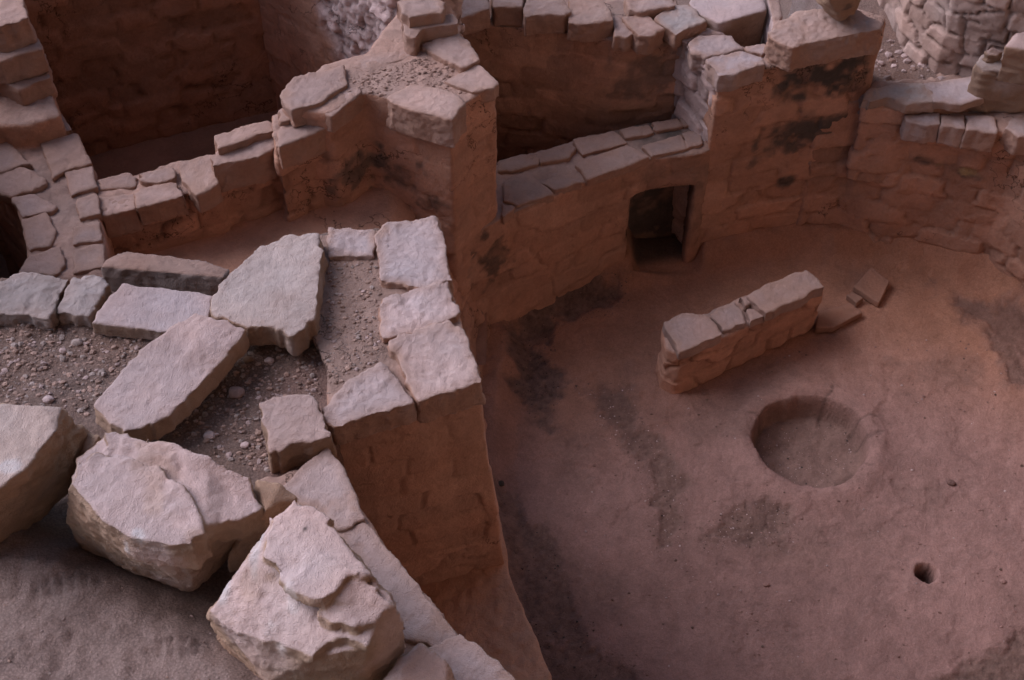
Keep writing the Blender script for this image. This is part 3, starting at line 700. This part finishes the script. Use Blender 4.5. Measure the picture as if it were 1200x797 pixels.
build('masonry_body', s, 'masonry', M_MUD, C_MUD * 1.08, fb, .013, 4, .6, None, .12, soot_shade2)
def c2(q): return [(400 + x / 3, y / 3) for x, y in q]
for q in ([(555, 565), (640, 540), (690, 545), (692, 576), (600, 600), (557, 600)], [(686, 537), (790, 502), (824, 520), (800, 553), (702, 570)], [(817, 490), (950, 456), (998, 500), (850, 543)],
          [(978, 455), (1080, 436), (1098, 465), (1002, 484)], [(1092, 430), (1180, 415), (1200, 440), (1110, 460)], [(1190, 412), (1270, 400), (1275, 425), (1205, 440)],
          [(572, 640), (650, 602), (740, 680), (620, 720), (572, 700)], [(708, 645), (770, 609), (850, 638), (752, 668)], [(828, 578), (1000, 509), (1074, 550), (870, 628)],
          [(1060, 512), (1190, 472), (1210, 522), (1092, 548)], [(1198, 468), (1262, 450), (1272, 500), (1215, 520)], [(566, 712), (612, 722), (570, 762)]):
    slab('capstone', c2(q), BT + .025, .06, fb, C_CAP * .85, C_MUD * 1.1, .009, .0, .8)

rb_ = thing('bench', 'rounded plastered bench in the shaded recess between the near and central pilasters', 'bench', (-.2, 4.2, 0))
qa = [(-.24, 3.3), (-.38, 3.9), (-.42, 4.4), (-.36, 4.8), (-.14, 5.0)]; qb = [(-.02, 3.3), (-.07, 3.9), (-.06, 4.4), (-.04, 4.8), (-.02, 5.0)]
s = Solid().prism([np.array((x, y, .88)) for x, y in qa] + [np.array((-.6, 5.0, .88)), np.array((-.6, 3.3, .88))],
                  bot=[np.array((x, y, -.1)) for x, y in qb] + [np.array((-.6, 5.0, -.1)), np.array((-.6, 3.3, -.1))])
build('masonry_body', s, 'masonry', M_MUD, C_MUD * 1.15, rb_, .013, 8, 1.1, np.array(C_MUD * 1.0), .12,
      [(P(560, 300, .6), (.12, .12, .2), C_SOOT_SHADE * 1.2, .7, 1.0)])

# ------------------------------------------------------------------ right pilaster with its side wall and vent shaft
P3Z = 1.30
p3 = thing('pilaster', 'wide right pilaster with large black soot patches under a perched rock', 'pilaster', (1.4, 5.6, 0))
s = Solid()
def col3(top, inset=.05):
    bot = [t.copy() for t in top]
    for b in bot: b[2] = -.1
    return bot
ta = spread_px([(842, 92), (893, 82), (940, 72), (990, 66), (1030, 60), (1034, 50), (1000, 30), (930, 30), (905, 50), (870, 60), (828, 70)], P3Z - .01)
s.prism(ta, bot=col3(ta))
tb = spread_px([(912, 77), (940, 72.5), (990, 66.5), (1030, 60.5), (1034, 40), (1000, 30), (930, 32), (912, 48)], P3Z - .01)
for t in tb: t[2] = P3Z + .10
s.prism(tb, -.1)
F3 = lambda x, y: Q(x, y, (1.0, 5.46, 0), (-.2, 1, 0))
soot3 = [(F3(965, 92), (.25, .3, .14), C_SOOT_SHADE, 1.0, .45), (F3(1002, 76), (.16, .3, .10), C_SOOT_SHADE, .9, .45), (F3(925, 112), (.12, .3, .09), C_SOOT_SHADE * 1.2, .8, .55), (F3(1005, 100), (.11, .3, .09), C_SOOT_SHADE, .7, .9),
         (F3(945, 160), (.27, .3, .15), C_SOOT_SHADE * 1.2, .95, .45), (F3(985, 155), (.22, .3, .14), C_SOOT_SHADE * 1.2, .8, .45), (F3(1015, 195), (.12, .3, .12), C_SOOT_SHADE * 1.3, .8, .55), (F3(920, 178), (.14, .3, .09), C_SOOT_SHADE * 1.4, .6, .9),
         (F3(922, 220), (.06, .3, .05), C_SOOT_SHADE, .9, .5), (F3(974, 83), (.036, .3, .030), C_MUD * 1.3, 1.0, .4), (F3(917, 71), (.04, .3, .035), C_SOOT_SHADE * 1.2, .8, .6)]
build('masonry_body', s, 'masonry', M_MUD, C_MUD * 1.05, p3, .013, 4, .7, None, .12, soot3)
slab('capstone', [(903, 38), (914, 24), (957, 10), (1007, 13), (1033, 28), (1030, 33), (985, 42), (943, 50), (932, 54), (912, 46)], P3Z + .20, .16, p3, C_CAP, C_MUD * 1.1, .010, .0, 1.7, (), 5)
for q, z in (([(873, 54), (897, 50), (901, 56), (893, 64), (875, 59)], P3Z + .01), ([(898, 56), (918, 52), (928, 62), (903, 68)], P3Z + .03)):
    slab('capstone', q, z, .09, p3, C_PALE, C_MUD * 1.1, .009, 0, 1)
w7 = thing('shaft_wall', 'short pale-capped wall between the vent shaft and the far bench, beside the right pilaster', 'wall', (.9, 5.7, 0))
s = Solid().prism(spread_px([(842, 88), (868, 80), (888, 74), (886, 62), (858, 46), (826, 22), (800, 5), (770, 20), (792, 42), (818, 68)], P3Z - .015), .0)
build('masonry_body', s, 'masonry', M_MUD, C_STONE * .95, w7, .012, 3, 1.2, None, .12)
for q, z in (([(829, 69), (867, 60), (892, 67), (895, 76), (870, 82), (843, 88)], P3Z + .03), ([(807, 49), (820, 41), (857, 42), (870, 57), (850, 62), (827, 67), (812, 62)], P3Z + .02), ([(793, 39), (827, 25), (848, 40), (820, 41), (806, 50)], P3Z + .0)):
    slab('capstone', q, z, .11, w7, C_PALE, C_STONE * .9, .010, .0, 1.2)
s = Solid().prism(spread_px([(806, 2), (820, -14), (890, -14), (900, 11), (843, 27), (815, 14)], P3Z + .06), .2)
o = build('stone_block', s, 'slab', M_STONE, C_PALE * 1.02, None, .012, 2, .7, C_TAN * .8); setp(o, 'flat smooth pink block forming the far side of the vent shaft, top edge', 'stone block')
s = Solid().prism(spread_px([(896, -20), (912, -20), (918, 20), (906, 36), (902, 12)], P3Z + .05), .2)
o = build('shaft_wall', s, 'masonry', M_MUD, C_STONE, None, .012, 2, 1); setp(o, 'narrow pale masonry side of the vent shaft behind the perched rock', 'wall', None, 'thing')
hp = [P(x, y, z) for x, y, z in ((948, -12, 1.62), (960, 6, 1.58), (985, 28, 1.50), (1006, 14, 1.56), (1010, -10, 1.66), (985, -30, 1.75), (955, -30, 1.72), (970, 0, 1.72), (995, -5, 1.72), (978, 24, 1.5))]
hp += [q + np.array((0, .16, -.03)) for q in hp]
o = build('perched_rock', Solid().hull(hp), 'boulder', M_STONE, C_TAN * .85, None, .010, 4, .5, None, paints=[(P(993, 8, 1.62), (.03, .06, .03), C_SOOT_SHADE * 1.5, .7, .4)]); setp(o, 'rounded brown rock perched on top of the right pilaster', 'rock')  # dark spot paints the shade of a hole in the rock

# ------------------------------------------------------------------ right kiva wall with its rim stones
RZ = .98
kw = thing('kiva_wall', 'dark curved kiva wall at the right with small niches painted dark and a row of rim stones', 'wall', (2.4, 5.3, 0))
_a = P(975, 68, P3Z - .01)[:2]; _b = P(1026, 61, P3Z - .01)[:2]
fr = [_a + (0, .005), _b + (0, -.012), P(1072, 136, RZ)[:2], P(1100, 138, RZ)[:2], P(1130, 143, RZ)[:2], P(1165, 152, RZ)[:2], P(1205, 160, RZ)[:2], np.array((2.95, 5.0)), np.array((3.3, 4.45)), np.array((3.42, 3.85)), np.array((3.33, 3.2)), np.array((3.0, 2.65)), np.array((2.5, 2.2)), np.array((1.8, 1.9)), np.array((.75, 1.82))]
s = Solid()
for k in range(len(fr) - 1):
    a, b = fr[k], fr[k + 1]; da = (a - KC) / np.linalg.norm(a - KC); db = (b - KC) / np.linalg.norm(b - KC)
    s.prism([np.array((*a, RZ + .0)), np.array((*b, RZ + .0)), np.array((*(b + db * .55), RZ + .0)), np.array((*(a + da * .55), RZ + .0))], bot=[np.array((*(a - da * .03), -.1)), np.array((*(b - db * .03), -.1)), np.array((*(b + db * .55), -.1)), np.array((*(a + da * .55), -.1))])
F4 = lambda x, y: Q(x, y, (2.3, 5.36, 0), (.22, 1, 0))
OCH = np.array((.42, .30, .16))
pk = [(F4(1086, 207), (.06, .6, .035), C_SOOT_SHADE, .8, .5), (F4(1133, 218), (.12, .6, .05), C_SOOT_SHADE, .75, .5), (F4(1136, 217), (.09, .6, .030), OCH, .9, .9), (F4(1102, 175), (.025, .2, .025), C_SOOT_SHADE, .8, .7), (F4(1085, 187), (.03, .2, .02), C_SOOT_SHADE, .7, .7),  # small dark spots paint the shade of niches, which are not cut in
      (F4(1030, 150), (.12, .2, .08), C_SOOT_SHADE * 1.5, .5, .9)]
build('masonry_body', s, 'masonry', M_MUD, C_MUD * .95, kw, .015, 4, .9, None, .13, pk)
for q in ([(1061, 134), (1101, 131), (1102, 145), (1080, 146), (1063, 142)], [(1103, 134), (1130, 134), (1132, 150), (1104, 147)], [(1132, 135), (1166, 137), (1168, 156), (1133, 152)], [(1178, 150), (1190, 138), (1218, 140), (1222, 158), (1195, 160)]):
    slab('rim_stone', q, RZ + .025, .13, kw, C_PALE * (.95 if q[0][0] != 1134 else .9), C_MUD * 1.1, .009, .0, .9)
# second, outer course of rim stones, a step higher
w8 = thing('rim_wall', 'low outer rim of big flat stones above the curved kiva wall, right', 'wall', (2.1, 5.6, .8))
s = Solid().prism(spread_px([(1012, 120), (1060, 126), (1120, 124), (1170, 116), (1300, 118), (1300, 70), (1140, 84), (1080, 92), (1020, 96)], 1.04), .5)
build('masonry_body', s, 'masonry', M_MUD, C_MUD * 1.1, w8, .013, 3, .8)
slab('rim_stone', [(1013, 117), (1022, 103), (1045, 99), (1080, 97), (1094, 114), (1093, 120), (1062, 122), (1040, 114), (1026, 118)], 1.09, .06, w8, C_GREY, C_TAN * .7, .010, .05, 1.7)
slab('rim_stone', [(1084, 97), (1139, 90), (1148, 102), (1160, 111), (1127, 122), (1096, 119)], 1.10, .05, w8, C_PALE * .98, C_TAN * .8, .010, .0, .8)
def rock(name, label, pts, col, amp=.7, zb=None, voxel=.01):
    ps = [P(*p) for p in pts]; c = ctr(ps); low = []
    zb = zb if zb is not None else c[2] - .15
    for p in ps:
        q = c + (p - c) * .96; q[2] = zb; low.append(q)
    o = build(name, Solid().hull(ps + low), 'boulder', M_STONE, col, None, voxel, 2, amp, C_TAN * .8); setp(o, label, 'rock'); return o
rock('rock', 'grey block-like boulder on the right rim carrying a pebble', [(1141, 74, 1.28), (1151, 64, 1.28), (1180, 62, 1.28), (1250, 66, 1.28), (1250, 86, 1.26), (1200, 84, 1.25), (1152, 86, 1.25), (1146, 80, 1.26)], C_GREY, .7, 1.0)
rock('rock', 'lavender rounded boulder cut by the right edge, above the block-like boulder', [(1177, 55, 1.42), (1188, 40, 1.45), (1215, 28, 1.45), (1260, 30, 1.45), (1260, 70, 1.40), (1200, 64, 1.36)], C_PALE, .7, 1.2)
rock('small_stone', 'small angular stone sitting on the block-like boulder', [(1153, 60, 1.33), (1163, 53, 1.36), (1178, 60, 1.33), (1171, 66, 1.32), (1158, 66, 1.32)], C_STONE, .3, 1.26, .006)

# earth beyond the rim and the rubble wall in the top right corner
s = Solid().prism(spread_px([(985, 70), (1010, 112), (1100, 104), (1300, 100), (1400, 60), (1200, -200), (1000, -200), (940, -60), (960, 0)], 1.02), .2)
def slope(V, N, C):
    V = V.copy(); up = sstep(.4, .8, N[:, 2]); V[:, 2] += up * .10 * sstep(5.9, 7.0, V[:, 1]); return V, C
o = build('upper_ground', s, 'earth', M_EARTH, C_STONE * .78, None, .018, 2, 1.0, post=slope); setp(o, kind='structure')
rb = [P(1022, -12, 1.05)[:2], P(1053, 46, 1.05)[:2], P(1095, 80, 1.05)[:2], P(1140, 96, 1.05)[:2], P(1230, 118, 1.05)[:2]]
wall('rubble_wall', 'coarse unplastered rubble masonry wall in the top right corner', rb, .4, .6, 2.2, kind='rubble', col=np.array((.43, .31, .27)), voxel=.013)

# ------------------------------------------------------------------ deflector and floor slabs
DZ = .36
df = thing('deflector_wall', 'small free-standing stone wall with pale cap slabs on the kiva floor', 'wall', (*P(870, 400, .1)[:2], 0))
s = Solid().prism(spread_px([(777, 384), (800, 374), (850, 358), (925, 328), (946, 322), (963, 340), (900, 372), (846, 396), (798, 416), (782, 410)], DZ - .05), -.05, .03)
build('masonry_body', s, 'masonry', M_MUD, C_MUD * 1.0, df, .010, 3, 1.1, None, .14)
for q, z, th in (([(779, 378), (800, 368), (825, 369), (838, 380), (845, 391), (820, 402), (797, 411), (790, 398)], DZ + .02, .07),
              ([(833, 368), (845, 359), (860, 353), (867, 362), (873, 379), (847, 386), (838, 374)], DZ - .01, .05), ([(866, 348), (877, 345), (883, 354), (875, 358)], DZ + .01, .05),
              ([(876, 361), (889, 362), (899, 370), (879, 378)], DZ - .01, .05), ([(877, 346), (898, 333), (924, 323), (944, 317), (954, 325), (964, 336), (930, 352), (899, 365), (888, 356)], DZ + .03, .08)):
    slab('capstone', q, z, th, df, C_CAP, C_STONE * .7, .007, .0, .8)
def fslab(label, q, z=.03):
    return loose('floor_slab', label, 'stone slab', q, z + .015, .04, col=C_MUD * 1.12, side_col=C_MUD * .8, voxel=.006, amp=.35, rag=.002)
fslab('diamond shaped thin slab lying on the kiva floor', [(1021, 312), (1043, 329), (1030, 355), (1000, 336)], .04)
fslab('long low slab lying next to the free-standing wall end', [(959, 366), (996, 354), (1011, 366), (976, 384), (956, 384)], .035)
fslab('smallest of the three thin slabs on the kiva floor', [(992, 345), (999, 341), (1012, 349), (1004, 355)], .035)

# ------------------------------------------------------------------ stones and gravel
def ico(sub=1):
    import bmesh
    bm = bmesh.new(); bmesh.ops.create_icosphere(bm, subdivisions=sub, radius=1)
    V = np.array([v.co[:] for v in bm.verts]); F = np.array([[v.index for v in f.verts] for f in bm.faces]); bm.free(); return V, F
def bvh(o):
    me = o.data; V = np.empty(len(me.vertices) * 3); me.vertices.foreach_get('co', V); V = V.reshape(-1, 3) + np.array(o.location)
    return BVHTree.FromPolygons(V.tolist(), [tuple(p.vertices) for p in me.polygons])
def pebbles(name, on, poly, n, rmin, rmax, cols, label, z0=3.0, zmin=.5):
    tree = bvh(on); poly = np.array([q[:2] for q in poly]); lo, hi = poly.min(0), poly.max(0)
    IV, IF = ico(1); Vs = []; Fs = []; Cs = []; k = 0; nv = len(IV)
    while k < n:
        c = rng.uniform(lo, hi, (400, 2)); c = c[sdpoly(np.c_[c, np.zeros(400)], poly) < 0]
        for q in c:
            if k >= n: break
            hit = tree.ray_cast(Vector((q[0], q[1], z0)), Vector((0, 0, -1)))
            if hit[0] is None or hit[1].z < .5 or hit[0].z < zmin: continue
            r = rmin * (rmax / rmin) ** (rng.random() ** 3.2)
            R = np.linalg.qr(rng.normal(size=(3, 3)))[0]
            v = (IV * (1 + rng.uniform(-.28, .28, (nv, 1)))) @ R * np.array((1, rng.uniform(.6, 1), rng.uniform(.45, .8))) * r
            Vs.append(v + np.array(hit[0]) + (0, 0, r * .1)); Fs.append(IF + k * nv)
            col = cols[rng.integers(len(cols))] * rng.uniform(.75, 1.2); Cs.append(np.tile(col, (nv, 1))); k += 1
    V = np.concatenate(Vs); F = np.concatenate(Fs); C = np.concatenate(Cs)
    o = link_mesh(name, V, F, C, M_STONE); o.data.polygons.foreach_set('use_smooth', np.zeros(len(F), bool))
    setp(o, label, 'gravel', None, 'stuff'); return o
def pp(q, z): return [P(x, y, z) for x, y in q]
EC = [C_EARTH, C_EARTH, C_EARTH * 1.2, C_EARTH * .9, C_STONE * .75, C_GREY * .7]
pebbles('gravel', terr, pp([(-20, 378), (110, 385), (200, 395), (165, 430), (100, 490), (-20, 478)], TZ), 2200, .002, .014, EC, 'loose gravel on the earth left of the long slab')
pebbles('gravel', terr, pp([(290, 385), (345, 400), (372, 372), (380, 420), (376, 470), (320, 560), (200, 512), (200, 492)], TZ), 2000, .002, .013, EC, 'loose gravel on the earth right of the long slab')
o = [c for c in bpy.data.objects if c.parent == p1 and c.name.startswith('masonry_body')][0]
def bvh_child(o):
    me = o.data; V = np.empty(len(me.vertices) * 3); me.vertices.foreach_get('co', V); V = V.reshape(-1, 3) + np.array(o.location) + np.array(o.parent.location)
    return BVHTree.FromPolygons(V.tolist(), [tuple(p.vertices) for p in me.polygons])
_b = bvh
bvh = bvh_child
pebbles('gravel', o, pp([(386, 300), (438, 300), (446, 330), (446, 395), (455, 400), (440, 425), (405, 445), (380, 470), (384, 380)], PZ), 900, .002, .011, EC, 'loose gravel between the cap stones of the near pilaster')
o = [c for c in bpy.data.objects if c.parent == p2 and c.name.startswith('masonry_body')][0]
pebbles('gravel', o, pp([(425, 84), (500, 66), (540, 84), (548, 108), (520, 112), (500, 100), (470, 98), (440, 118), (410, 110), (400, 95)], P2Z), 900, .002, .012, [TOPC * .95, TOPC, TOPC * .8], 'broken mortar and chips on top of the central pilaster')
bvh = _b
pebbles('gravel', floor_o, GRAVEL[0], 1300, .0015, .006, [C_DARKG, C_DARKG * 1.5, C_FLOOR * .8, C_DARKG * .6], 'dark grit in the hollow below the far bench', zmin=-.3)
pebbles('gravel', floor_o, GRAVEL[1] , 500, .0015, .006, [C_DARKG, C_DARKG * 1.5, C_DARKG * .6, C_PALE], 'dark grit in the long streak left of the fire pit', zmin=-.3)
pebbles('gravel', floor_o, GRAVEL[2], 400, .0015, .006, [C_DARKG, C_DARKG * 1.5, C_DARKG * .6, C_PALE], 'dark grit in the patch just below the fire pit', zmin=-.3)
pebbles('gravel', floor_o, GRAVEL[4], 900, .0015, .007, [C_DARKG, C_DARKG * 1.5, C_DARKG * .6, C_SOOT_SHADE, C_FLOOR], 'dark grit on the floor along the near pilaster', zmin=-.3)
pebbles('gravel', floor_o, [P(a, b, 0) for a, b in ((900, 480), (1000, 480), (1005, 530), (950, 560), (895, 530))], 350, .0015, .006, [C_DARKG, C_DARKG * 1.6, C_PALE, C_SOOT_SHADE], 'grit on the bottom of the fire pit', zmin=-.3)
pebbles('gravel', floor_o, [P(a, b, 0) for a, b in ((640, 440), (1200, 380), (1200, 790), (700, 790))], 2200, .001, .008, [C_FLOOR, C_FLOOR, C_FLOOR * .8, C_FLOOR * 1.1, C_DARKG, C_STONE * .8], 'scattered grit across the open kiva floor', zmin=-.3)
pebbles('gravel', terr, [P(a, b, TZ + .12) for a, b in ((-20, 650), (120, 670), (260, 700), (330, 800), (-20, 820))], 160, .0015, .006, EC, 'sparse grit on the dusty ground in front of the boulders')
pebbles('gravel', bpy.data.objects['upper_ground'], [P(a, b, 1.03) for a, b in ((1030, 40), (1150, 60), (1140, 92), (1020, 100))], 260, .004, .03, [C_STONE * .9, C_STONE * .8, TOPC], 'loose chips on the sloping ground below the rubble wall')
T_ = bvh(terr); K_ = bvh(floor_o)
def stone(name, label, px, py, z, r, tree, col=C_STONE * .85, flat=.6, group=None):
    p = P(px, py, z); h = tree.ray_cast(Vector((p[0], p[1], 4)), Vector((0, 0, -1)))[0]
    IV, IF = ico(3); SEED[0] += 5; R = np.linalg.qr(rng.normal(size=(3, 3)))[0]
    v = IV * (1 + .28 * fbm(IV, 1.1, 3, SEED[0]))[:, None]; v = np.sign(v) * np.abs(v) ** .8; v = v @ R * np.array((1, .8, flat)) * r
    v += np.array(h) + (0, 0, r * flat * .45)
    o = link_mesh(name, v, IF, np.tile(col, (len(v), 1)) * (1 + .1 * fbm(v, .01, 2, 3))[:, None], M_STONE); setp(o, label, 'stone', group); return o
stone('small_stone', 'biggest loose pebble on the gravel right of the long slab', 278, 463, TZ, .026, T_)
stone('small_stone', 'pale pebble just right of the long slab, below the triangular slab', 316, 424, TZ, .016, T_, C_PALE)
stone('small_stone', 'brown pebble beneath the tip of the triangular slab', 291, 424, TZ, .017, T_, C_TAN * .7)
stone('small_stone', 'orange pebble touching the lower right side of the long slab', 248, 455, TZ, .014, T_, C_TAN)
stone('small_stone', 'tan oval pebble leaning on the front end of the long slab', 194, 500, TZ, .020, T_, C_TAN * 1.05)
stone('small_stone', 'lavender pebble at the near edge of the gravel above the left boulders', 58, 472, TZ, .018, T_, C_PALE * .9)
stone('small_stone', 'grey pebble in the gravel below the small brown slab', 91, 403, TZ, .018, T_, C_GREY * .8)
stone('small_stone', 'pebble in the gravel below the pink slab near its left end', 75, 413, TZ, .013, T_, C_STONE * .9)
stone('small_stone', 'pebble close to the top left corner of the single thick block', 288, 524, TZ, .014, T_, C_PALE)
stone('small_stone', 'flat pebble between the smooth-topped boulder and the thick block', 246, 512, TZ, .020, T_, C_PALE * .9, .4)
stone('small_stone', 'dark stone on the floor right of the fire pit', 1114, 568, 0, .022, K_, C_FLOOR * .6)
stone('small_stone', 'pale pebble on the floor below the fire pit, left', 898, 685, 0, .015, K_, C_FLOOR * 1.1)
stone('small_stone', 'black fragment on the floor beside the near pilaster edge', 587, 572, 0, .020, K_, C_SOOT_SHADE, .4)
stone('small_stone', 'flat pale pebble on the floor right of the small round hole', 1174, 684, 0, .015, K_, C_FLOOR * 1.15, .4)
stone('small_stone', 'tiny pale stone inside the small round hole', 1083, 677, 0, .020, K_, C_STONE)
